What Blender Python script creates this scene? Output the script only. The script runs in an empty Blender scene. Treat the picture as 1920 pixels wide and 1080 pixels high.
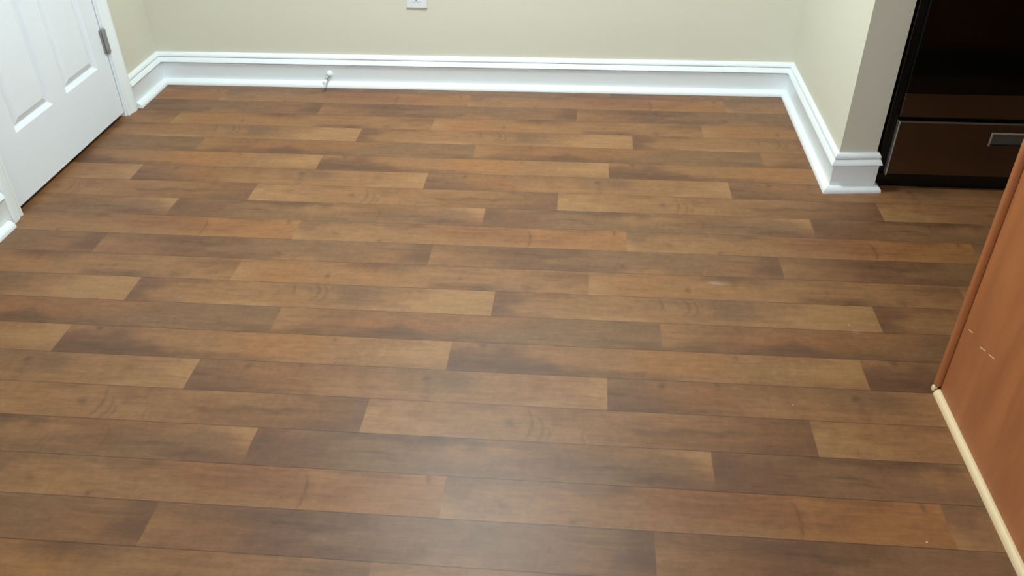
import bpy, bmesh, math, random
import numpy as np
from mathutils import Vector, Matrix

S = bpy.context.scene
COL = S.collection

# ------------------------------------------------------------------ camera
cam = bpy.data.objects.new('camera', bpy.data.cameras.new('camera'))
COL.objects.link(cam)
cam.data.sensor_width = 36.0
cam.data.lens = 1600.17 / 1920 * 36.0
cam.data.clip_start = 0.02
cam.matrix_world = Matrix(((0.99645, -0.04023, 0.07393, 0.0),
                           (0.08354, 0.57936, -0.81078, -2.8865),
                           (-0.01021, 0.81408, 0.58066, 1.22),
                           (0, 0, 0, 1)))
S.camera = cam

# ------------------------------------------------------------------ world / view
W = bpy.data.worlds.new('world'); S.world = W
W.use_nodes = True
W.node_tree.nodes['Background'].inputs[0].default_value = (0.83, 0.92, 1.0, 1)
W.node_tree.nodes['Background'].inputs[1].default_value = 4.8
S.view_settings.view_transform = 'Standard'
S.view_settings.look = 'None'
S.view_settings.gamma = 1
S.view_settings.use_curve_mapping = False
S.view_settings.exposure = 0.0

# nook pendant and an added fill lamp (their glass domes are built below)
NOOK_LAMP = (-0.35, -0.66, 2.44)   # the pendant's canopy; its bowl hangs NOOK_DROP lower
NOOK_DROP = 0.62
NOOK_EMIT = 150.0
FILL_LAMP = (-0.35, -3.9, 2.44)  # unseen lamp added behind the camera as weak fill
FILL_EMIT = 3.0

# ------------------------------------------------------------------ helpers
def lin(c):
    out = []
    for v in c:
        v = v / 255.0
        out.append(v / 12.92 if v <= 0.04045 else ((v + 0.055) / 1.055) ** 2.4)
    return tuple(out)

def mat(name, col, rough=0.5, metal=0.0, spec=0.5, bump=0.0, bscale=200.0, coat=0.0, var=0.0, vscale=8.0):
    m = bpy.data.materials.new(name); m.use_nodes = True
    nt = m.node_tree; b = nt.nodes['Principled BSDF']
    b.inputs['Base Color'].default_value = (*lin(col), 1)
    b.inputs['Roughness'].default_value = rough
    b.inputs['Metallic'].default_value = metal
    b.inputs['Specular IOR Level'].default_value = spec
    b.inputs['Coat Weight'].default_value = coat
    tc = nt.nodes.new('ShaderNodeTexCoord')
    if bump > 0:
        n = nt.nodes.new('ShaderNodeTexNoise'); n.inputs['Scale'].default_value = bscale
        n.inputs['Detail'].default_value = 3
        bp = nt.nodes.new('ShaderNodeBump'); bp.inputs['Strength'].default_value = bump
        bp.inputs['Distance'].default_value = 0.001
        nt.links.new(tc.outputs['Object'], n.inputs['Vector'])
        nt.links.new(n.outputs['Fac'], bp.inputs['Height'])
        nt.links.new(bp.outputs['Normal'], b.inputs['Normal'])
    if var > 0:
        n = nt.nodes.new('ShaderNodeTexNoise'); n.inputs['Scale'].default_value = vscale
        n.inputs['Detail'].default_value = 4
        mx = nt.nodes.new('ShaderNodeMix'); mx.data_type = 'RGBA'
        c = lin(col)
        mx.inputs['A'].default_value = (*[v * (1 - var) for v in c], 1)
        mx.inputs['B'].default_value = (*[min(1, v * (1 + var)) for v in c], 1)
        nt.links.new(tc.outputs['Object'], n.inputs['Vector'])
        nt.links.new(n.outputs['Fac'], mx.inputs['Factor'])
        nt.links.new(mx.outputs['Result'], b.inputs['Base Color'])
    return m

def add_box(bm, x0, x1, y0, y1, z0, z1, bev=0.0, seg=2):
    r = bmesh.ops.create_cube(bm, size=1.0)
    vs = r['verts']
    for v in vs:
        v.co = Vector((x0 + (v.co.x + .5) * (x1 - x0), y0 + (v.co.y + .5) * (y1 - y0), z0 + (v.co.z + .5) * (z1 - z0)))
    if bev > 0:
        es = list({e for v in vs for e in v.link_edges})
        bmesh.ops.bevel(bm, geom=es, offset=bev, segments=seg, profile=0.5, affect='EDGES')

def add_lathe(bm, prof, origin, axis='Z', n=32):
    """prof: list of (radius, distance along the axis)"""
    rings = []
    ax = {'X': (Vector((0, 1, 0)), Vector((0, 0, 1)), Vector((1, 0, 0))),
          'Y': (Vector((1, 0, 0)), Vector((0, 0, 1)), Vector((0, -1, 0))),
          'Z': (Vector((1, 0, 0)), Vector((0, 1, 0)), Vector((0, 0, 1)))}[axis] if isinstance(axis, str) else axis
    o = Vector(origin)
    for r, h in prof:
        if r < 1e-6:
            rings.append([bm.verts.new(o + ax[2] * h)])
        else:
            rings.append([bm.verts.new(o + ax[2] * h + (ax[0] * math.cos(2 * math.pi * i / n) + ax[1] * math.sin(2 * math.pi * i / n)) * r) for i in range(n)])
    for a, b in zip(rings, rings[1:]):
        if len(a) == 1 and len(b) == 1: continue
        for i in range(n):
            j = (i + 1) % n
            if len(a) == 1: bm.faces.new((a[0], b[i], b[j]))
            elif len(b) == 1: bm.faces.new((a[i], a[j], b[0]))
            else: bm.faces.new((a[i], a[j], b[j], b[i]))
    if len(rings[0]) > 1: bm.faces.new(rings[0][::-1])
    if len(rings[-1]) > 1: bm.faces.new(rings[-1])

def obj(name, bm, m, parent=None, smooth=False):
    bmesh.ops.recalc_face_normals(bm, faces=bm.faces[:])
    me = bpy.data.meshes.new(name); bm.to_mesh(me); bm.free()
    me.materials.append(m)
    if smooth:
        me.shade_smooth() if hasattr(me, 'shade_smooth') else None
        for p in me.polygons: p.use_smooth = True
        try: me.set_sharp_from_angle(angle=math.radians(38))
        except Exception: pass
    o = bpy.data.objects.new(name, me); COL.objects.link(o)
    if parent is not None:
        o.parent = parent
        if parent.type == 'EMPTY':
            o.matrix_parent_inverse = Matrix.Translation(parent.location).inverted()
    return o

def empty(name, loc):
    o = bpy.data.objects.new(name, None); COL.objects.link(o); o.location = loc
    o.empty_display_size = 0.05
    return o

def tag(o, label, cat, group=None):
    o['label'] = label; o['category'] = cat
    if group: o['group'] = group
    return o

def struct(o, label=None):
    o['kind'] = 'structure'
    if label: o['label'] = label
    return o

def sweep(path, prof, to3, first_n=None):
    """mitred sweep; returns one bmesh for each segment. prof: closed polygon (offset, height)."""
    P = [Vector(p) for p in path]
    ns = []
    for a, b in zip(P, P[1:]):
        d = (b - a).normalized(); ns.append(Vector((d.y, -d.x)))
    ms = [ns[0]] + [(n1 + n2) / (1 + n1.dot(n2)) for n1, n2 in zip(ns, ns[1:])] + [ns[-1]]
    out = []
    for i in range(len(P) - 1):
        bm = bmesh.new()
        A = [bm.verts.new(to3(P[i] + ms[i] * d, h)) for d, h in prof]
        B = [bm.verts.new(to3(P[i + 1] + ms[i + 1] * d, h)) for d, h in prof]
        n = len(prof)
        for k in range(n):
            bm.faces.new((A[k], A[(k + 1) % n], B[(k + 1) % n], B[k]))
        bm.faces.new(A[::-1]); bm.faces.new(B)
        out.append(bm)
    return out

# ------------------------------------------------------------------ materials
M_wall = mat('beige_wall_paint', (207, 204, 187), 0.75, bump=0.25, bscale=260, spec=0.3)
M_ceil = mat('ceiling_paint', (232, 232, 228), 0.9, bump=0.3, bscale=120)
M_trim = mat('white_trim_paint', (230, 236, 238), 0.35, bump=0.05, bscale=60)
M_door = mat('white_door_paint', (224, 230, 236), 0.42, bump=0.12, bscale=180)
M_hinge = mat('worn_steel', (150, 152, 150), 0.5, metal=0.45, var=0.3, vscale=90)
M_plate = mat('outlet_plastic', (228, 234, 236), 0.3)
M_slot = mat('slot_dark', (30, 30, 30), 0.6)
M_enamel = mat('black_enamel', (9, 12, 11), 0.22, spec=0.35)
M_glass = mat('black_oven_glass', (5, 6, 6), 0.10, spec=0.35)
M_steel = mat('brushed_steel', (108, 98, 92), 0.24, metal=1.0, var=0.05, vscale=40)
M_bright = mat('steel_edge', (200, 200, 196), 0.35, metal=0.7)
M_liner = mat('grey_liner', (92, 96, 90), 0.5, metal=0.2)
M_iron = mat('cast_iron', (22, 22, 22), 0.6)
M_shoe_cream = mat('cream_molding_paint', (222, 198, 156), 0.45, var=0.06, vscale=60)
M_dark = mat('dark_toe_kick', (52, 34, 24), 0.6)
M_counter = mat('counter_laminate', (150, 136, 118), 0.35, var=0.2, vscale=60)
M_brass = mat('satin_nickel', (170, 165, 155), 0.3, metal=1.0)
M_rubber = mat('white_rubber', (226, 230, 228), 0.5)
M_crumb = mat('white_speck', (214, 200, 178), 0.7)

def lamp_mat(name, e, col):
    m = bpy.data.materials.new(name); m.use_nodes = True
    nt = m.node_tree; nt.nodes.clear()
    o = nt.nodes.new('ShaderNodeOutputMaterial'); em = nt.nodes.new('ShaderNodeEmission')
    em.inputs[0].default_value = (*col, 1); em.inputs[1].default_value = e
    nt.links.new(em.outputs[0], o.inputs[0]); return m

# cabinet laminate: orange-brown maple print with soft vertical grain and three pale scratches
def cabinet_mat():
    m = bpy.data.materials.new('maple_laminate'); m.use_nodes = True
    nt = m.node_tree; b = nt.nodes['Principled BSDF']; L = nt.links
    b.inputs['Roughness'].default_value = 0.42
    tc = nt.nodes.new('ShaderNodeTexCoord')
    mp = nt.nodes.new('ShaderNodeMapping'); mp.inputs['Scale'].default_value = (14, 14, 2.2)
    n = nt.nodes.new('ShaderNodeTexNoise'); n.inputs['Scale'].default_value = 1.6; n.inputs['Detail'].default_value = 5
    n.inputs['Distortion'].default_value = 0.4
    cr = nt.nodes.new('ShaderNodeValToRGB')
    cr.color_ramp.elements[0].position = 0.3; cr.color_ramp.elements[0].color = (*lin((150, 88, 48)), 1)
    cr.color_ramp.elements[1].position = 0.72; cr.color_ramp.elements[1].color = (*lin((170, 105, 60)), 1)
    L.new(tc.outputs['Object'], mp.inputs[0]); L.new(mp.outputs[0], n.inputs['Vector']); L.new(n.outputs['Fac'], cr.inputs[0])
    sep = nt.nodes.new('ShaderNodeSeparateXYZ'); L.new(tc.outputs['Object'], sep.inputs[0])
    def math_(op, a, b_=None, c=None):
        k = nt.nodes.new('ShaderNodeMath'); k.operation = op
        for i, v in enumerate((a, b_, c)):
            if v is None: continue
            if isinstance(v, (int, float)): k.inputs[i].default_value = v
            else: L.new(v, k.inputs[i])
        return k.outputs[0]
    mask = None
    for (ya, za, yb, zb) in SCRATCH:
        dy, dz = yb - ya, zb - za; l2 = dy * dy + dz * dz
        py = math_('SUBTRACT', sep.outputs[1], ya); pz = math_('SUBTRACT', sep.outputs[2], za)
        t = math_('MULTIPLY_ADD', py, dy / l2, math_('MULTIPLY', pz, dz / l2))
        cl = nt.nodes.new('ShaderNodeClamp'); L.new(t, cl.inputs[0]); t = cl.outputs[0]
        ey = math_('SUBTRACT', py, math_('MULTIPLY', t, dy)); ez = math_('SUBTRACT', pz, math_('MULTIPLY', t, dz))
        d2 = math_('MULTIPLY_ADD', ey, ey, math_('MULTIPLY', ez, ez))
        hit = math_('LESS_THAN', d2, 0.0011 ** 2)
        mask = hit if mask is None else math_('MAXIMUM', mask, hit)
    mx = nt.nodes.new('ShaderNodeMix'); mx.data_type = 'RGBA'
    L.new(math_('MULTIPLY', mask, 0.75), mx.inputs['Factor']); L.new(cr.outputs[0], mx.inputs['A'])
    mx.inputs['B'].default_value = (*lin((238, 200, 160)), 1)
    L.new(mx.outputs['Result'], b.inputs['Base Color'])
    return m

# ------------------------------------------------------------------ floor: printed plank vinyl
PW, PL = 0.09995, 0.89798            # plank width and length
OFF = [-0.4051, -0.0184, -0.5014, -0.7324, -0.3371, 0.0870, -0.4595, -0.0599, -0.2628, 0.1309, -0.3802, 0.0332,
       -0.1952, 0.1989, -0.2731, 0.0756, -0.4185, -0.6242, -0.2272, 0.1548]

TONE = {'D': (93, 72, 56), 'P': (101, 78, 63), 'G': (111, 91, 72), 'B': (117, 91, 67), 'R': (123, 91, 65),
        'T': (129, 103, 77), 'O': (134, 103, 71), 'L': (142, 118, 90)}
INK = np.array((1.06, .80, .575))
ART = [
    ('GGGBRRORO', 'GTTTRRROO', 'LLTTTTOOO'),
    ('BPPDGGGGD', 'TBPGGGGBD', 'BBPPGTBBP'),
    ('TOOPGBTBB', 'LOTOTTTTB', 'LOOTTBGTT'),
    ('PBTTGGTLL', 'PTTTTGTLL', 'PTLLTTLLL'),
    ('TRBBRBGGG', 'TBRRBGGGG', 'BDDDGPGGD'),
    ('TTTTOOTTL', 'PPTTOOTLL', 'DDPBBTTTT'),
    ('GBBBGGTTL', 'PBRTTGTTL', 'PPBTTTTLT'),
    ('TTBBBTTBP', 'LTTTTBBBP', 'LLTTTTBPP'),
    ('PGGDGBBTL', 'PPGGTBGGT', 'PPGGGGGPP'),
]
# blots: u, v, size u, size v, strength (positive darkens), lean
BLOT = {
    0: [(.965, .10, .004, .10, .45, .0), (.36, .08, .015, .12, .3, .0), (.12, .62, .006, .05, .3, .01), (.55, .35, .07, .2, .12, 0),
        (.27, .93, .004, .04, .35, 0), (.80, .08, .05, .07, .22, 0), (.64, .08, .03, .08, .15, 0)],
    1: [(.30, .33, .045, .035, .36, .0), (.34, .42, .03, .03, .30, 0), (.55, .66, .006, .06, .35, 0), (.88, .30, .045, .03, .33, .0),
        (.17, .20, .09, .12, .2, 0), (.66, .4, .02, .3, .1, 0), (.80, .55, .003, .03, .3, 0), (.45, .85, .1, .08, .15, 0)],
    2: [(.27, .66, .005, .07, .4, 0), (.40, .12, .07, .16, .26, 0), (.64, .50, .007, .05, .33, 0), (.70, .93, .03, .12, .42, 0),
        (.60, .88, .03, .07, .22, 0), (.92, .25, .06, .12, .2, 0), (.12, .05, .1, .08, .15, 0), (.83, .85, .01, .1, .18, 0)],
    3: [(.03, .3, .03, .3, .15, 0), (.60, .28, .04, .25, .14, 0), (.20, .08, .06, .08, .2, 0), (.75, .2, .08, .05, .1, 0), (.30, .35, .1, .04, .12, 0)],
    4: [(.28, .75, .05, .12, .2, 0), (.50, .86, .05, .12, .28, 0), (.66, .42, .04, .04, .16, 0), (.17, .45, .02, .15, .15, 0),
        (.90, .78, .06, .05, .22, 0), (.20, .15, .01, .1, .2, 0), (.06, .9, .05, .08, .3, 0), (.93, .12, .05, .1, .12, 0)],
    5: [(.08, .12, .006, .09, .35, 0), (.10, .75, .09, .14, .22, 0), (.27, .83, .08, .10, .22, 0), (.70, .16, .004, .05, .42, 0),
        (.42, .88, .1, .06, .2, 0), (.86, .45, .05, .03, -.10, 0), (.52, .78, .06, .05, -.06, 0)],
    6: [(.13, .16, .005, .055, .5, 0), (.57, .30, .006, .06, .42, 0), (.53, .50, .015, .14, .2, 0), (.58, .7, .006, .3, .14, 0),
        (.42, .6, .01, .3, .12, 0), (.84, .35, .012, .12, .18, 0), (.02, .5, .03, .04, .25, 0), (.12, .92, .09, .05, .22, 0),
        (.26, .04, .004, .05, .4, 0), (.66, .3, .03, .1, .08, 0)],
    7: [(.70, .52, .045, .06, .28, 0), (.62, .58, .02, .06, .28, 0), (.80, .50, .03, .05, .28, 0), (.33, .52, .006, .09, .35, .03),
        (.30, .05, .02, .1, .14, 0), (.57, .86, .03, .05, .2, 0), (.90, .35, .05, .2, .12, 0), (.95, .15, .03, .03, .2, 0)],
    8: [(.27, .50, .03, .025, .45, 0), (.31, .62, .02, .025, .35, 0), (.49, .20, .018, .16, .34, 0), (.38, .12, .07, .07, .28, 0),
        (.24, .06, .05, .06, .28, 0), (.67, .42, .05, .18, .18, 0), (.78, .60, .05, .05, .30, .0), (.86, .80, .06, .06, .2, 0),
        (.42, .42, .05, .08, -.10, 0), (.02, .4, .02, .4, .12, 0)],
}
# crescents of cross grain: u at mid height, bend, half width, v0, v1, strength
ARC = {
    0: [(.708, .008, .0028, .22, .98, .30), (.735, .006, .003, .3, .9, -.08), (.20, .004, .002, .1, .2, .0), (.64, .004, .003, .6, .95, .1)],
    2: [(.285, -.006, .003, .5, .8, -.15)],
    3: [(.440, .010, .0035, .05, .55, .26), (.505, .016, .0042, .05, .68, .30), (.525, .018, .004, .05, .72, .26), (.545, .012, .003, .05, .6, .16),
        (.40, .008, .003, .2, .6, .10), (.58, .01, .003, .1, .7, .10)],
    7: [(.372, .010, .0032, .15, .92, .28), (.395, .012, .0032, .3, .98, .26), (.412, .010, .0028, .55, .98, .22), (.505, -.012, .003, .55, .98, .22),
        (.52, -.012, .003, .6, .98, .14)],
    5: [(.83, .006, .003, .2, .7, -.10)],
    4: [(.88, .006, .003, .05, .4, .12), (.90, .006, .003, .05, .4, .12), (.92, .006, .003, .05, .4, .12)],
    8: [(.34, .01, .003, .05, .35, .16), (.36, .01, .003, .05, .35, .16), (.66, .015, .004, .2, .8, .12), (.69, .015, .004, .2, .8, .12)],
}

def vnoise(rs, U, V, nu, nv):
    g = rs.rand(nv + 2, nu + 2)
    x = np.clip(U, 0, .99999) * nu; y = np.clip(V, 0, .99999) * nv
    i = x.astype(int); j = y.astype(int); fx = x - i; fy = y - j
    fx = fx * fx * (3 - 2 * fx); fy = fy * fy * (3 - 2 * fy)
    a = g[j, i] * (1 - fx) + g[j, i + 1] * fx; b = g[j + 1, i] * (1 - fx) + g[j + 1, i + 1] * fx
    return (a * (1 - fy) + b * fy) * 2 - 1

def art_tones(k, nu, nv):
    rs = np.random.RandomState(50 + k)
    U, V = np.meshgrid(np.linspace(0, 1, nu + 1), np.linspace(0, 1, nv + 1))
    wu = U + .035 * vnoise(rs, U, V, 14, 3) + .012 * vnoise(rs, U, V, 50, 5)
    wv = V + .22 * vnoise(rs, U, V, 9, 2) + .10 * vnoise(rs, U, V, 28, 4)
    g = np.array([[lin(TONE[c]) for c in row] for row in ART[k]]) * INK
    x = np.clip(wu, 0, 1) * 8; y = np.clip(wv, 0, 1) * 2
    i = np.minimum(x.astype(int), 7); j = np.minimum(y.astype(int), 1); fx = x - i; fy = y - j
    fx = (fx * fx * (3 - 2 * fx))[..., None]; fy = (fy * fy * (3 - 2 * fy))[..., None]
    c = (g[j, i] * (1 - fx) + g[j, i + 1] * fx) * (1 - fy) + (g[j + 1, i] * (1 - fx) + g[j + 1, i + 1] * fx) * fy
    # long streaks, soft mottling, and slanted ripple
    s = .055 * vnoise(rs, U, V, 7, 9) + .045 * vnoise(rs, U, V, 22, 16) + .035 * vnoise(rs, U, V, 60, 9) + .03 * vnoise(rs, (U + V * .02) % 1, V, 110, 4)
    Uw = U + .006 * vnoise(rs, U, V, 60, 5); Vw = V + .05 * vnoise(rs, U, V, 50, 3)
    for (u, v, su, sv, a, ln_) in BLOT.get(k, []):
        du = (Uw - u - ln_ * (V - v)) / su; dv = (Vw - v) / sv
        s -= a * np.exp(-(du * du + dv * dv) * .5)
    for (u, bend, hw, v0, v1, a) in ARC.get(k, []):
        t = (V - (v0 + v1) / 2) / ((v1 - v0) / 2)
        line = u + bend * (1 - t * t)
        fade = np.clip(1.25 - np.abs(t), 0, .4) / .4
        s -= a * fade * np.exp(-((U + .0015 * vnoise(rs, U, V, 4, 9) - line) / hw) ** 2)
    mean = np.array(lin(TONE['B'])) * INK * 1.08
    c = mean + (c - mean) * .90
    return np.clip(c * (1 + s)[..., None], 0, 1)

def build_floor():
    verts, faces, cols, uvs = [], [], [], []
    X0, X1, Y1, Y0 = -1.75, 2.6, 0.09, -5.0
    cache = {}
    base = 0
    r0 = -1; r1 = int(math.ceil(-Y0 / PW))
    for r in range(r0, r1):
        k = r % 9
        rr = r; sh = 0.0
        while rr >= len(OFF): rr -= 9; sh += .601 * PL
        while rr < 0: rr += 9; sh -= .601 * PL
        off = OFF[rr] + sh
        fine = r < 24
        nu, nv = (220, 16) if fine else (24, 3)
        if (k, nu) not in cache: cache[(k, nu)] = art_tones(k, nu, nv)
        T = cache[(k, nu)]
        yt, yb = -r * PW, -(r + 1) * PW
        n0 = math.floor((X0 - off) / PL)
        x = off + n0 * PL
        while x < X1:
            a, b = max(x, X0), min(x + PL, X1)
            iu0 = int(round((a - x) / PL * nu)); iu1 = int(round((b - x) / PL * nu))
            if iu1 > iu0:
                uu = np.arange(iu0, iu1 + 1) / nu; vv = np.arange(nv + 1) / nv
                UU, VV = np.meshgrid(uu, vv)
                P = np.stack([x + UU * PL, np.minimum(yt + (yb - yt) * VV, Y1), np.zeros_like(UU)], -1).reshape(-1, 3)
                verts.append(P); cols.append(T[:, iu0:iu1 + 1].reshape(-1, 3))
                uvs.append(np.stack([UU * PL + k * 2.0, VV * PW], -1).reshape(-1, 2))
                w_ = iu1 - iu0 + 1
                I, Jj = np.meshgrid(np.arange(w_ - 1), np.arange(nv))
                q = (base + Jj * w_ + I).ravel()
                faces.append(np.stack([q, q + w_, q + w_ + 1, q + 1], -1))
                base += len(P)
            x += PL
    Vt = np.concatenate(verts); Fc = np.concatenate(faces); C = np.concatenate(cols)
    for (sx, sy, ex, ey, a) in ((.352, -1.129, .022, .006, .20), (.338, -1.126, .010, .004, .18), (.640, -1.300, .010, .005, .16)):   # small pale smears blended into the print colour
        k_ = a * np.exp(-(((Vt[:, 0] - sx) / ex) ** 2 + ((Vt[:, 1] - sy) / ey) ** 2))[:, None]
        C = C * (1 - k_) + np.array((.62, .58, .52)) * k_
    UV = np.concatenate(uvs)
    me = bpy.data.meshes.new('floor')
    me.vertices.add(len(Vt)); me.vertices.foreach_set('co', Vt.ravel().astype(np.float32))
    me.loops.add(Fc.size); me.loops.foreach_set('vertex_index', Fc.ravel().astype(np.int32))
    me.polygons.add(len(Fc)); me.polygons.foreach_set('loop_start', (np.arange(len(Fc)) * 4).astype(np.int32))
    me.update(calc_edges=True)
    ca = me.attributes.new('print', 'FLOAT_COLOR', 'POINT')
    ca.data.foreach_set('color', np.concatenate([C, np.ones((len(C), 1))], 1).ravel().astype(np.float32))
    va = me.attributes.new('plank', 'FLOAT_VECTOR', 'POINT')
    va.data.foreach_set('vector', np.concatenate([UV, np.zeros((len(UV), 1))], 1).ravel().astype(np.float32))
    o = bpy.data.objects.new('floor', me); COL.objects.link(o)

    m = bpy.data.materials.new('plank_print_vinyl'); m.use_nodes = True
    nt = m.node_tree; b = nt.nodes['Principled BSDF']; L = nt.links
    at = nt.nodes.new('ShaderNodeAttribute'); at.attribute_name = 'print'
    pv = nt.nodes.new('ShaderNodeAttribute'); pv.attribute_name = 'plank'
    def noise(sc, scale, detail, dist=0.0, rot=0.0):
        mp = nt.nodes.new('ShaderNodeMapping'); mp.inputs['Rotation'].default_value = (0, 0, rot); mp.inputs['Scale'].default_value = sc
        n = nt.nodes.new('ShaderNodeTexNoise'); n.inputs['Scale'].default_value = scale
        n.inputs['Detail'].default_value = detail; n.inputs['Distortion'].default_value = dist
        L.new(pv.outputs['Vector'], mp.inputs[0]); L.new(mp.outputs[0], n.inputs['Vector'])
        return n.outputs['Fac']
    def math_(op, a, b_=None, c=None):
        k = nt.nodes.new('ShaderNodeMath'); k.operation = op
        for i, v in enumerate((a, b_, c)):
            if v is None: continue
            if isinstance(v, (int, float)): k.inputs[i].default_value = v
            else: L.new(v, k.inputs[i])
        return k.outputs[0]
    fine = noise((14, 160, 1), 3.0, 4, .3)          # fine pores along the plank
    mid = noise((9, 60, 1), 1.6, 5, .9)             # wandering grain
    mot = noise((24, 34, 1), 1.5, 4, 1.2)           # mottling
    rip = noise((70, 45, 1), 1.3, 3, .8, .5)        # slanted cross ripple
    g = math_('MULTIPLY_ADD', fine, .34, math_('MULTIPLY_ADD', mid, .60, math_('MULTIPLY_ADD', mot, .26, math_('MULTIPLY_ADD', rip, .30, 1 - .17 - .30 - .13 - .15))))
    mul = nt.nodes.new('ShaderNodeMix'); mul.data_type = 'RGBA'; mul.blend_type = 'MULTIPLY'
    mul.inputs['Factor'].default_value = 1.0
    L.new(at.outputs['Color'], mul.inputs['A'])
    cmb = nt.nodes.new('ShaderNodeCombineColor')
    for i in range(3): L.new(g, cmb.inputs[i])
    L.new(cmb.outputs[0], mul.inputs['B'])
    # seam lines between rows
    sep = nt.nodes.new('ShaderNodeSeparateXYZ'); L.new(pv.outputs['Vector'], sep.inputs[0])
    e = math_('MINIMUM', sep.outputs[1], math_('SUBTRACT', PW, sep.outputs[1]))
    mask = nt.nodes.new('ShaderNodeMapRange'); mask.interpolation_type = 'SMOOTHSTEP'
    mask.inputs['From Min'].default_value = 0.0004; mask.inputs['From Max'].default_value = 0.0014
    mask.inputs['To Min'].default_value = 0.42; mask.inputs['To Max'].default_value = 1.0
    L.new(e, mask.inputs['Value'])
    mul2 = nt.nodes.new('ShaderNodeMix'); mul2.data_type = 'RGBA'; mul2.blend_type = 'MULTIPLY'
    mul2.inputs['Factor'].default_value = 1.0
    c2 = nt.nodes.new('ShaderNodeCombineColor')
    for i in range(3): L.new(mask.outputs['Result'], c2.inputs[i])
    L.new(mul.outputs['Result'], mul2.inputs['A']); L.new(c2.outputs[0], mul2.inputs['B'])
    L.new(mul2.outputs['Result'], b.inputs['Base Color'])
    L.new(math_('MULTIPLY_ADD', fine, .12, FLOOR_ROUGH), b.inputs['Roughness'])
    b.inputs['Specular IOR Level'].default_value = FLOOR_SPEC
    bp = nt.nodes.new('ShaderNodeBump'); bp.inputs['Strength'].default_value = .25; bp.inputs['Distance'].default_value = .0004
    L.new(math_('MULTIPLY_ADD', mid, .6, math_('MULTIPLY', mask.outputs['Result'], .8)), bp.inputs['Height'])
    L.new(bp.outputs['Normal'], b.inputs['Normal'])
    me.materials.append(m)
    struct(o, 'brown plank-print sheet vinyl floor')
    return o

FLOOR_ROUGH, FLOOR_SPEC = 0.40, 0.42
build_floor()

# ------------------------------------------------------------------ room shell
XL = -1.577                                   # left wall face
P_L0 = (XL, -0.193); P_BL = (XL, 0.062); P_BR = (0.732, 0.0795); P_E1 = (0.732, -0.622); P_E2 = (0.838, -0.612)
ZC = 2.44
def prism(bm, pts, z0, z1):
    a = [bm.verts.new((x, y, z0)) for x, y in pts]; b = [bm.verts.new((x, y, z1)) for x, y in pts]
    n = len(pts)
    for i in range(n): bm.faces.new((a[i], a[(i + 1) % n], b[(i + 1) % n], b[i]))
    bm.faces.new(a[::-1]); bm.faces.new(b)
def yback(x): return 0.062 + (x + 1.577) * 0.00758
bm = bmesh.new(); prism(bm, [(-1.7, yback(-1.7)), (2.7, yback(2.7)), (2.7, .22), (-1.7, .22)], 0, ZC)
struct(obj('wall_back', bm, M_wall), 'beige painted back wall')
bm = bmesh.new(); prism(bm, [P_E1, P_E2, (.838, yback(.838)), (.732, yback(.732))], 0, ZC)
struct(obj('wall_right', bm, M_wall), 'short beige wall dividing the nook from the kitchen')
bm = bmesh.new()
OY0, OY1, OZ = -0.935, -0.232, 2.065          # rough door opening
prism(bm, [(XL, OY1), (XL, .07), (XL - .115, .07), (XL - .115, OY1)], 0, ZC)
prism(bm, [(XL, -5.0), (XL, OY0), (XL - .115, OY0), (XL - .115, -5.0)], 0, ZC)
prism(bm, [(XL, OY0), (XL, OY1), (XL - .115, OY1), (XL - .115, OY0)], OZ, ZC)
struct(obj('wall_left', bm, M_wall), 'beige left wall around the white door')
bm = bmesh.new(); prism(bm, [(XL - .115, -1.1), (XL - .105, -.1), (XL - .7, -.1), (XL - .7, -1.1)], 0.0, ZC)
bm.faces.ensure_lookup_table()
bmesh.ops.delete(bm, geom=[f for f in bm.faces if abs(f.calc_center_median().x - (XL - .11)) < .02], context='FACES')
struct(obj('wall_closet', bm, M_wall), 'closet walls behind the door')
bm = bmesh.new(); add_box(bm, XL - .7, XL - .0, -1.1, -.1, -.02, -.0005)
struct(obj('floor_closet', bm, M_dark))
bm = bmesh.new(); add_box(bm, 2.6, 2.7, -5.0, .1, 0, ZC)
struct(obj('wall_kitchen', bm, M_wall))
bm = bmesh.new()                               # unseen rear wall; wide opening added and placed to let in fill daylight
add_box(bm, -1.7, -1.5, -5.1, -5.0, 0, ZC); add_box(bm, 0.6, 2.7, -5.1, -5.0, 0, ZC); add_box(bm, -1.5, 0.6, -5.1, -5.0, 2.1, ZC)
struct(obj('wall_rear', bm, M_wall))
bm = bmesh.new(); add_box(bm, -1.7, 2.7, -5.1, .22, ZC, ZC + .05)
struct(obj('ceiling', bm, M_ceil))

# baseboards with a shoe molding, mitred round the corners
BASE = [(0, 0), (.012, 0), (.012, .0745), (.0132, .0765), (.0120, .0783), (.0075, .0788), (.0075, .0808), (.0165, .0818), (.0190, .0840),
        (.0182, .0870), (.0125, .0985), (.0115, .0998), (.0065, .1002), (.0065, .1019), (.0118, .1024), (.0122, .1060), (.0090, .1130),
        (.0055, .1165), (0, .1170)]
SHOE = [(.0119, 0), (.0300, 0)] + [(.0119 + .0181 * math.cos(a), .003 + .0165 * math.sin(a)) for a in [math.radians(t) for t in (0, 15, 30, 45, 60, 75, 90)]]
to_floor = lambda p, h: (p.x, p.y, h)
path = [P_L0, P_BL, P_BR, P_E1, P_E2, (.838, -.604)]
bs = sweep(path, BASE, to_floor)
ss = sweep([(XL, -.186)] + path[1:], SHOE, to_floor)
names = ['baseboard_left', 'baseboard_back', 'baseboard_right', 'baseboard_end', 'trim_1']
labs = ['short white baseboard between the door and the back corner', 'white baseboard along the back wall', 'white baseboard along the right wall',
        'white baseboard across the end of the short wall', 'cut return of the baseboard beside the stove']
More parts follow.
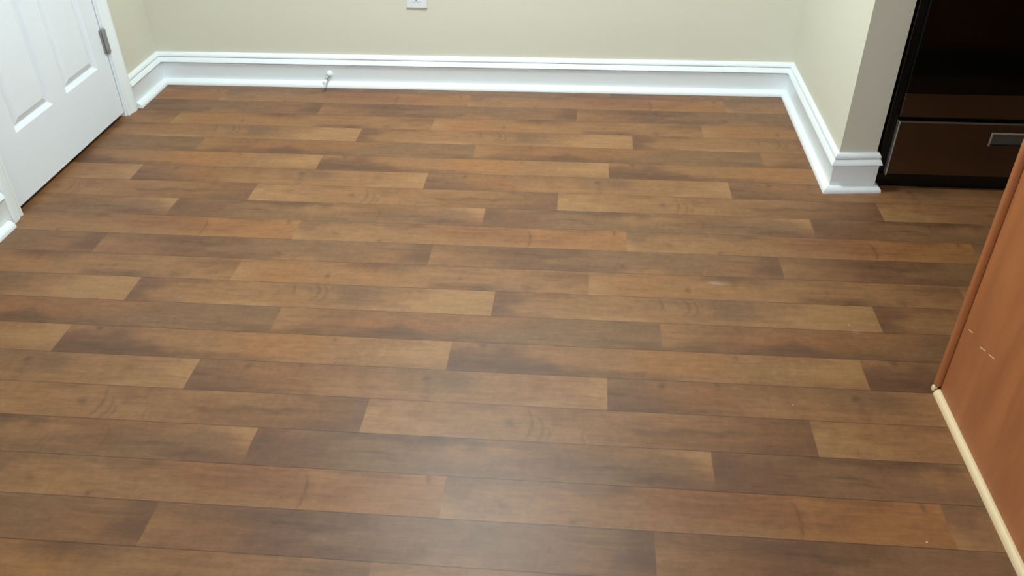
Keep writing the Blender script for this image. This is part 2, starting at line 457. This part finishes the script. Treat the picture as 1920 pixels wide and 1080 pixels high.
for nm, lb, b1, b2 in zip(names, labs, bs, ss):
    o = struct(obj(nm, b1, M_trim, smooth=True), lb)
    obj('shoe_molding', b2, M_trim, o, smooth=True)
b1 = sweep([(XL, -4.99), (XL, -.973)], BASE, to_floor)[0]; b2 = sweep([(XL, -4.99), (XL, -.988)], SHOE, to_floor)[0]
o = struct(obj('baseboard_left_near', b1, M_trim, smooth=True), 'white baseboard on the near side of the door')
obj('shoe_molding', b2, M_trim, o, smooth=True)

# door casing and jamb
CAS = [(0, 0), (0, .009), (.004, .0115), (.010, .0115), (.012, .0095), (.016, .0095), (.022, .013), (.040, .0165), (.050, .017), (.054, .0145), (.054, 0)]
cs = sweep([(-.247, 0.0), (-.247, 2.05), (-.919, 2.05), (-.919, 0.0)], CAS, lambda p, h: (XL + h, p.x, p.y))
tr = empty('trim_2', (XL, -.58, 0)); struct(tr, 'white casing and jamb around the panelled door')
for b1 in cs: obj('casing', b1, M_trim, tr, smooth=True)
bm = bmesh.new(); add_box(bm, XL - .114, XL, -.2515, -.2325, 0, 2.046); obj('jamb', bm, M_trim, tr)
bm = bmesh.new(); add_box(bm, XL - .114, XL, -.9345, -.9155, 0, 2.046); obj('jamb', bm, M_trim, tr)
bm = bmesh.new(); add_box(bm, XL - .114, XL, -.9345, -.2325, 2.046, 2.064); obj('jamb', bm, M_trim, tr)

# six panel door
def door_leaf():
    bm = bmesh.new()
    xf = XL - .002; xb = xf - .035
    y0, y1, z0, z1 = -.9115, -.2555, .016, 2.042
    ys = [y0, -.8120, -.6110, -.5330, -.3310, y1]
    zs = [z0, .199, .800, .930, 1.540, 1.640, 1.880, z1]
    def V(y, z, d=0): return bm.verts.new((xf - d, y, z))
    for i in range(5):
        for j in range(7):
            a, b, c, d = ys[i], ys[i + 1], zs[j], zs[j + 1]
            if i in (1, 3) and j in (1, 3, 5):
                rings = []
                for ins, dep in ((0, 0), (.0015, .0008), (.012, .0085), (.0145, .0092), (.016, .0088), (.032, .0022), (.034, .0016)):
                    rings.append([V(a + ins, c + ins, dep), V(b - ins, c + ins, dep), V(b - ins, d - ins, dep), V(a + ins, d - ins, dep)])
                for r1, r2 in zip(rings, rings[1:]):
                    for k in range(4): bm.faces.new((r1[k], r1[(k + 1) % 4], r2[(k + 1) % 4], r2[k]))
                bm.faces.new(rings[-1])
            else:
                bm.faces.new((V(a, c), V(b, c), V(b, d), V(a, d)))
    bmesh.ops.remove_doubles(bm, verts=bm.verts[:], dist=1e-6)
    # sides and back
    f = [bm.verts.new((xf, y, z)) for y, z in ((y0, z0), (y1, z0), (y1, z1), (y0, z1))]
    k = [bm.verts.new((xb, y, z)) for y, z in ((y0, z0), (y1, z0), (y1, z1), (y0, z1))]
    for q in range(4): bm.faces.new((f[q], f[(q + 1) % 4], k[(q + 1) % 4], k[q]))
    bm.faces.new(k)
    bmesh.ops.remove_doubles(bm, verts=bm.verts[:], dist=1e-6)
    return bm
door = struct(obj('door_1', door_leaf(), M_door), 'white six-panel closet door on the left wall')
def hinge(z0):
    bm = bmesh.new()
    add_box(bm, XL - .0015, XL + .0015, -.2670, -.2560, z0, z0 + .078, .0006, 1)
    add_box(bm, XL - .0005, XL + .0105, -.2515, -.2400, z0, z0 + .078, .0006, 1)
    o = obj('hinge', bm, M_hinge, door)
    bm = bmesh.new()
    prof = [(.0, -.004), (.005, -.003), (.0062, 0)]
    for k in range(5):
        a = k * .0156
        prof += [(.0066, a + .0006), (.0066, a + .0148), (.0056, a + .0152), (.0056, a + .0156)]
    prof += [(.0062, .078), (.005, .081), (0, .082)]
    add_lathe(bm, prof, (XL + .0055, -.2535, z0), 'Z', 20)
    obj('knuckle', bm, M_hinge, o, smooth=True)
for z in (.226, 1.0, 1.75): hinge(z)
bm = bmesh.new()
add_lathe(bm, [(.031, 0), (.031, .004), (.026, .009), (.012, .012), (.011, .03), (.016, .036), (.026, .045), (.0285, .055), (.024, .066), (.012, .071), (0, .072)],
          (XL - .002, -.852, .93), 'X', 32)
obj('door_knob', bm, M_brass, door, smooth=True)

# spring door stop screwed to the back baseboard
t = empty('door_stop', (-.930, yback(-.93) - .012, .046))
tag(t, 'small white and grey door stop screwed into the back baseboard', 'door stop')
yy = yback(-.93) - .012
ax = (Vector((1, 0, 0)), Vector((0, 0, 1)), Vector((-.05, -1, -.10)).normalized())
bm = bmesh.new(); add_lathe(bm, [(.0125, 0), (.0125, .002), (.011, .004), (.006, .006), (.0045, .012), (0, .012)], (-.930, yy, .047), ax, 28)
obj('mounting_base', bm, M_rubber, t, smooth=True)
bm = bmesh.new()
prof = [(.0, .006)]
for k in range(26):
    a = .007 + k * .0019
    prof += [(.0034, a), (.0042, a + .0009)]
prof += [(.0034, .0575), (0, .0575)]
add_lathe(bm, prof, (-.930, yy, .047), ax, 16); obj('rod', bm, M_hinge, t, smooth=True)
bm = bmesh.new(); add_lathe(bm, [(.0, .056), (.0062, .056), (.0072, .058), (.0076, .068), (.0066, .072), (0, .073)], (-.930, yy, .047), ax, 24)
obj('rubber_tip', bm, M_rubber, t, smooth=True)

# duplex outlet on the back wall
t = empty('outlet', (-.590, yback(-.59), .346))
tag(t, 'white duplex power outlet plate on the beige back wall', 'outlet')
yw = yback(-.59)
bm = bmesh.new(); add_box(bm, -.6265, -.5535, yw - .0055, yw + .001, .2895, .4035, .0022, 3); obj('cover_plate', bm, M_plate, t, smooth=True)
for zc in (.327, .366):
    bm = bmesh.new(); add_box(bm, -.6065, -.5735, yw - .0070, yw - .0045, zc - .0145, zc + .0145, .0008, 1)
    r = obj('receptacle', bm, M_plate, t)
    for dx, hh in ((-.0064, .0045), (.0064, .0038)):
        bm = bmesh.new(); add_box(bm, -.590 + dx - .0011, -.590 + dx + .0011, yw - .0073, yw - .0066, zc + .002 - hh, zc + .002 + hh)
        obj('slot', bm, M_slot, r)
    bm = bmesh.new(); add_lathe(bm, [(.0024, 0), (.0024, .0006), (0, .0006)], (-.590, yw - .0067, zc - .0085), 'Y', 16); obj('ground_hole', bm, M_slot, r)
bm = bmesh.new(); add_lathe(bm, [(.0032, 0), (.003, .0008), (0, .0012)], (-.590, yw - .0052, .3465), 'Y', 16); obj('screw', bm, M_brass, t)

# ------------------------------------------------------------------ stove
st = empty('stove', (1.237, -.27, 0))
tag(st, 'black kitchen stove with dark steel storage drawer beside the short wall', 'stove')
SY = -.585
bm = bmesh.new(); add_box(bm, .856, 1.618, SY, .045, .012, .900, .003, 2); obj('body', bm, M_enamel, st)
bm = bmesh.new(); add_box(bm, .860, 1.614, SY - .006, SY + .02, .0, .040); obj('toe_panel', bm, M_enamel, st)
def panel_with_pocket(x0, x1, z0, z1, px0, px1, pz0, pz1, yf, thick, dep):
    bm = bmesh.new(); e = .004
    xs = [x0 + e, px0, px1, x1 - e]; zs = [z0 + e, pz0, pz1, z1 - e]
    for i in range(3):
        for j in range(3):
            if i == 1 and j == 1: continue
            bm.faces.new([bm.verts.new(p) for p in ((xs[i], yf, zs[j]), (xs[i + 1], yf, zs[j]), (xs[i + 1], yf, zs[j + 1]), (xs[i], yf, zs[j + 1]))])
    R = [(px0, pz0), (px1, pz0), (px1, pz1), (px0, pz1)]; n = 4
    a = [bm.verts.new((x, yf, z)) for x, z in R]; b = [bm.verts.new((x, yf + dep, z)) for x, z in R]
    for k in range(4): bm.faces.new((a[k], a[(k + 1) % 4], b[(k + 1) % 4], b[k]))
    bm.faces.new(b)
    O = [(x0 + e, z0 + e), (x1 - e, z0 + e), (x1 - e, z1 - e), (x0 + e, z1 - e)]
    O2 = [(x0, z0), (x1, z0), (x1, z1), (x0, z1)]
    a = [bm.verts.new((x, yf, z)) for x, z in O]; b = [bm.verts.new((x, yf + e, z)) for x, z in O2]; c = [bm.verts.new((x, yf + thick, z)) for x, z in O2]
    for k in range(4):
        bm.faces.new((a[k], a[(k + 1) % 4], b[(k + 1) % 4], b[k])); bm.faces.new((b[k], b[(k + 1) % 4], c[(k + 1) % 4], c[k]))
    bm.faces.new(c)
    bmesh.ops.remove_doubles(bm, verts=bm.verts[:], dist=1e-6)
    return bm
dr = obj('storage_drawer', panel_with_pocket(.881, 1.594, .041, .208, 1.140, 1.335, .141, .178, -.603, .016, .012), M_steel, st)
dr['label'] = 'dark reflective steel storage drawer front'
bm = bmesh.new()                              # bright lip round the finger pull
for (a, b, c, d) in ((1.136, 1.339, .176, .1805), (1.136, 1.1405, .1405, .176), (1.3345, 1.339, .1405, .176)):
    add_box(bm, a, b, -.6055, -.5945, c, d, .0006, 1)
obj('finger_pull', bm, M_bright, dr)
bm = bmesh.new(); add_box(bm, 1.141, 1.334, -.5935, -.5912, .1415, .1775); obj('pocket_liner', bm, M_liner, dr)
bm = bmesh.new(); add_box(bm, .8795, .8835, -.6045, -.587, .041, .208, .0008, 1); obj('bevel_highlight', bm, M_bright, dr)  # brighter steel stands in for light reflected by the drawer's bevel
od = empty('oven_door', (1.237, -.6, .5)); od.parent = st; od.matrix_parent_inverse = Matrix.Translation(st.location).inverted()
def sub(name, bm, m, smooth=False):
    o = obj(name, bm, m, None, smooth); o.parent = od; o.matrix_parent_inverse = od.matrix_local.inverted() @ Matrix.Identity(4)
    o.matrix_parent_inverse = (Matrix.Translation(od.location)).inverted(); return o
bm = bmesh.new(); add_box(bm, .877, 1.597, -.603, -.586, .2215, .290, .0015, 2); sub('lower_rail', bm, M_steel)
bm = bmesh.new(); add_box(bm, .877, 1.597, -.602, -.586, .2905, .790, .002, 2); sub('glass_panel', bm, M_glass)
bm = bmesh.new(); add_lathe(bm, [(.0, 0), (.011, .001), (.011, .659), (0, .66)], (.907, -.648, .745), 'X', 20)
add_box(bm, .93, .95, -.645, -.600, .737, .753, .002, 1); add_box(bm, 1.524, 1.544, -.645, -.600, .737, .753, .002, 1)
sub('door_handle', bm, M_steel, True)
bm = bmesh.new(); add_box(bm, .858, 1.616, -.600, -.560, .800, .895, .004, 2); cp = obj('control_panel', bm, M_steel, st)
for x in (.95, 1.06, 1.237, 1.414, 1.525):
    bm = bmesh.new(); add_lathe(bm, [(.022, 0), (.021, .018), (.018, .022), (0, .022)], (x, -.600, .848), 'Y', 24); obj('knob', bm, M_enamel, cp, smooth=True)
bm = bmesh.new(); add_box(bm, .856, 1.618, -.585, .045, .900, .914, .003, 2); obj('cooktop', bm, M_enamel, st)
for x in (1.05, 1.424):
    for y in (-.42, -.12):
        bm = bmesh.new()
        add_lathe(bm, [(.0, .914), (.045, .914), (.045, .926), (.03, .93), (0, .93)], (x, y, 0), 'Z', 24)
        b0 = obj('burner', bm, M_iron, st, smooth=True)
        bm = bmesh.new()
        for k in range(2):
            a = (x - .12, x + .12, y - .005, y + .005) if k else (x - .005, x + .005, y - .12, y + .12)
            add_box(bm, a[0], a[1], a[2], a[3], .934, .944, .001, 1)
        for sx, sy in ((-.12, 0), (.115, 0), (0, -.12), (0, .115)):
            add_box(bm, x + sx, x + sx + .005, y + sy, y + sy + .005, .913, .936)
        obj('grate', bm, M_iron, b0)

# ------------------------------------------------------------------ peninsula cabinet
CX = 0.762; CY0, CY1 = -2.10, -1.480
SCRATCH = [(-1.521, 0.187, -1.536, 0.191), (-1.578, 0.190, -1.597, 0.197), (-1.613, 0.201, -1.633, 0.208)]
M_cab = cabinet_mat()
cb = empty('base_cabinet', (1.20, -1.79, 0))
tag(cb, 'orange-brown maple base cabinet at the right with scratched side panel', 'cabinet')
bm = bmesh.new(); add_box(bm, CX, 1.70, CY0, CY1 - .0215, .0, .880); obj('body', bm, M_cab, cb)
bm = bmesh.new()
add_box(bm, CX - .0085, CX + .030, CY1 - .0155, CY1, .013, .880, .0035, 3)
add_box(bm, 1.662, 1.70, CY1 - .0150, CY1, .1, .880); add_box(bm, CX + .030, 1.662, CY1 - .0150, CY1, .1, .14); add_box(bm, CX + .030, 1.662, CY1 - .0150, CY1, .84, .88)
add_box(bm, 1.22, 1.26, CY1 - .0150, CY1, .14, .84)
obj('face_frame', bm, M_cab, cb)
bm = bmesh.new(); add_box(bm, CX + .004, 1.69, CY1 - .026, CY1 - .0005, .0, .87); obj('backing_strip', bm, M_dark, cb)
for x0, x1 in ((CX + .03, 1.232), (1.248, 1.672)):
    bm = bmesh.new(); add_box(bm, x0, x1, CY1, CY1 + .019, .13, .67, .003, 2); dd = obj('door', bm, M_cab, cb)
    bm = bmesh.new(); add_lathe(bm, [(.006, 0), (.006, -.015), (.014, -.02), (.014, -.027), (0, -.03)], ((x1 - .03) if x0 < 1 else x0 + .03, CY1 + .019, .62), 'Y', 20); obj('knob', bm, M_brass, dd, smooth=True)
    bm = bmesh.new(); add_box(bm, x0, x1, CY1, CY1 + .019, .69, .85, .003, 2); dd = obj('drawer', bm, M_cab, cb)
    bm = bmesh.new(); add_lathe(bm, [(.006, 0), (.006, -.015), (.014, -.02), (.014, -.027), (0, -.03)], ((x0 + x1) / 2, CY1 + .019, .77), 'Y', 20); obj('knob', bm, M_brass, dd, smooth=True)
SH2 = [(0, 0), (.0115, 0)] + [(.0115 * math.cos(a), .002 + .0115 * math.sin(a)) for a in [math.radians(t) for t in (0, 15, 30, 45, 60, 75, 90)]]
b1 = sweep([(CX, CY1 - .0205), (CX, CY0)], SH2, to_floor)[0]
sm = obj('shoe_molding', b1, M_shoe_cream, cb, smooth=True); sm['label'] = 'cream painted shoe molding along the cabinet foot'
bm = bmesh.new(); add_box(bm, CX - .0115, CX - .001, CY1 - .014, CY1 - .003, .0, .0128, .003, 2)
o = obj('molding_stub', bm, M_shoe_cream, cb); o['label'] = 'chipped stub of cream molding at the corner'
bm = bmesh.new(); add_box(bm, CX - .02, 1.72, CY0 - .02, CY1 + .035, .8805, .918, .004, 2)
tag(obj('countertop', bm, M_counter), 'laminate worktop lying on the maple base cabinet', 'countertop')

# ------------------------------------------------------------------ specks on the floor
for (x, y, r, lb) in ((.632, -1.277, .0022, 'tiny white speck on the floor left of the cabinet, farthest of the three'),
                      (.622, -1.887, .0020, 'tiny white speck on the floor near the bottom right, nearest of the three'),
                      (.455, -1.555, .0016, 'tiny white speck on the floor, leftmost of the three')):
    bm = bmesh.new(); bmesh.ops.create_icosphere(bm, subdivisions=2, radius=r * .75)
    for v in bm.verts: v.co = Vector((v.co.x * 1.2, v.co.y, v.co.z * .4)) + Vector((x, y, r * .4))
    tag(obj('crumb', bm, M_crumb, smooth=True), lb, 'crumb')

# ------------------------------------------------------------------ nook pendant and added fill lamp
def ceiling_lamp(loc, e, col, lb, r=.16, drop=0.0):
    t = empty('pendant_light' if drop else 'fill_light', loc); tag(t, lb, 'light')
    if drop:
        bm = bmesh.new(); add_lathe(bm, [(0, 0), (.06, 0), (.06, -.012), (.02, -.03), (.006, -.035), (.006, -drop), (0, -drop)], loc, 'Z', 32)
        obj('stem', bm, M_brass, t, smooth=True)
        loc = (loc[0], loc[1], loc[2] - drop)
    bm = bmesh.new(); add_lathe(bm, [(0, -.0005), (r + .012, -.0005), (r + .012, -.02), (r, -.024), (0, -.024)], loc, 'Z', 40)
    obj('lamp_base', bm, M_trim, t, smooth=True)
    bm = bmesh.new(); add_lathe(bm, [(0, -.0245), (r - .002, -.0245), (r - .006, -.045), (r * .8, -.075), (r * .5, -.095), (r * .2, -.103), (0, -.104)], loc, 'Z', 40)
    obj('glass_dome', bm, lamp_mat('lamp_glow', e, col), t, smooth=True)
ceiling_lamp(NOOK_LAMP, NOOK_EMIT, (.852, .965, .99), 'round bowl pendant light hanging over the empty nook', drop=NOOK_DROP)
ceiling_lamp(FILL_LAMP, FILL_EMIT, (1.0, .95, .88), 'unseen round fill light added behind the camera')
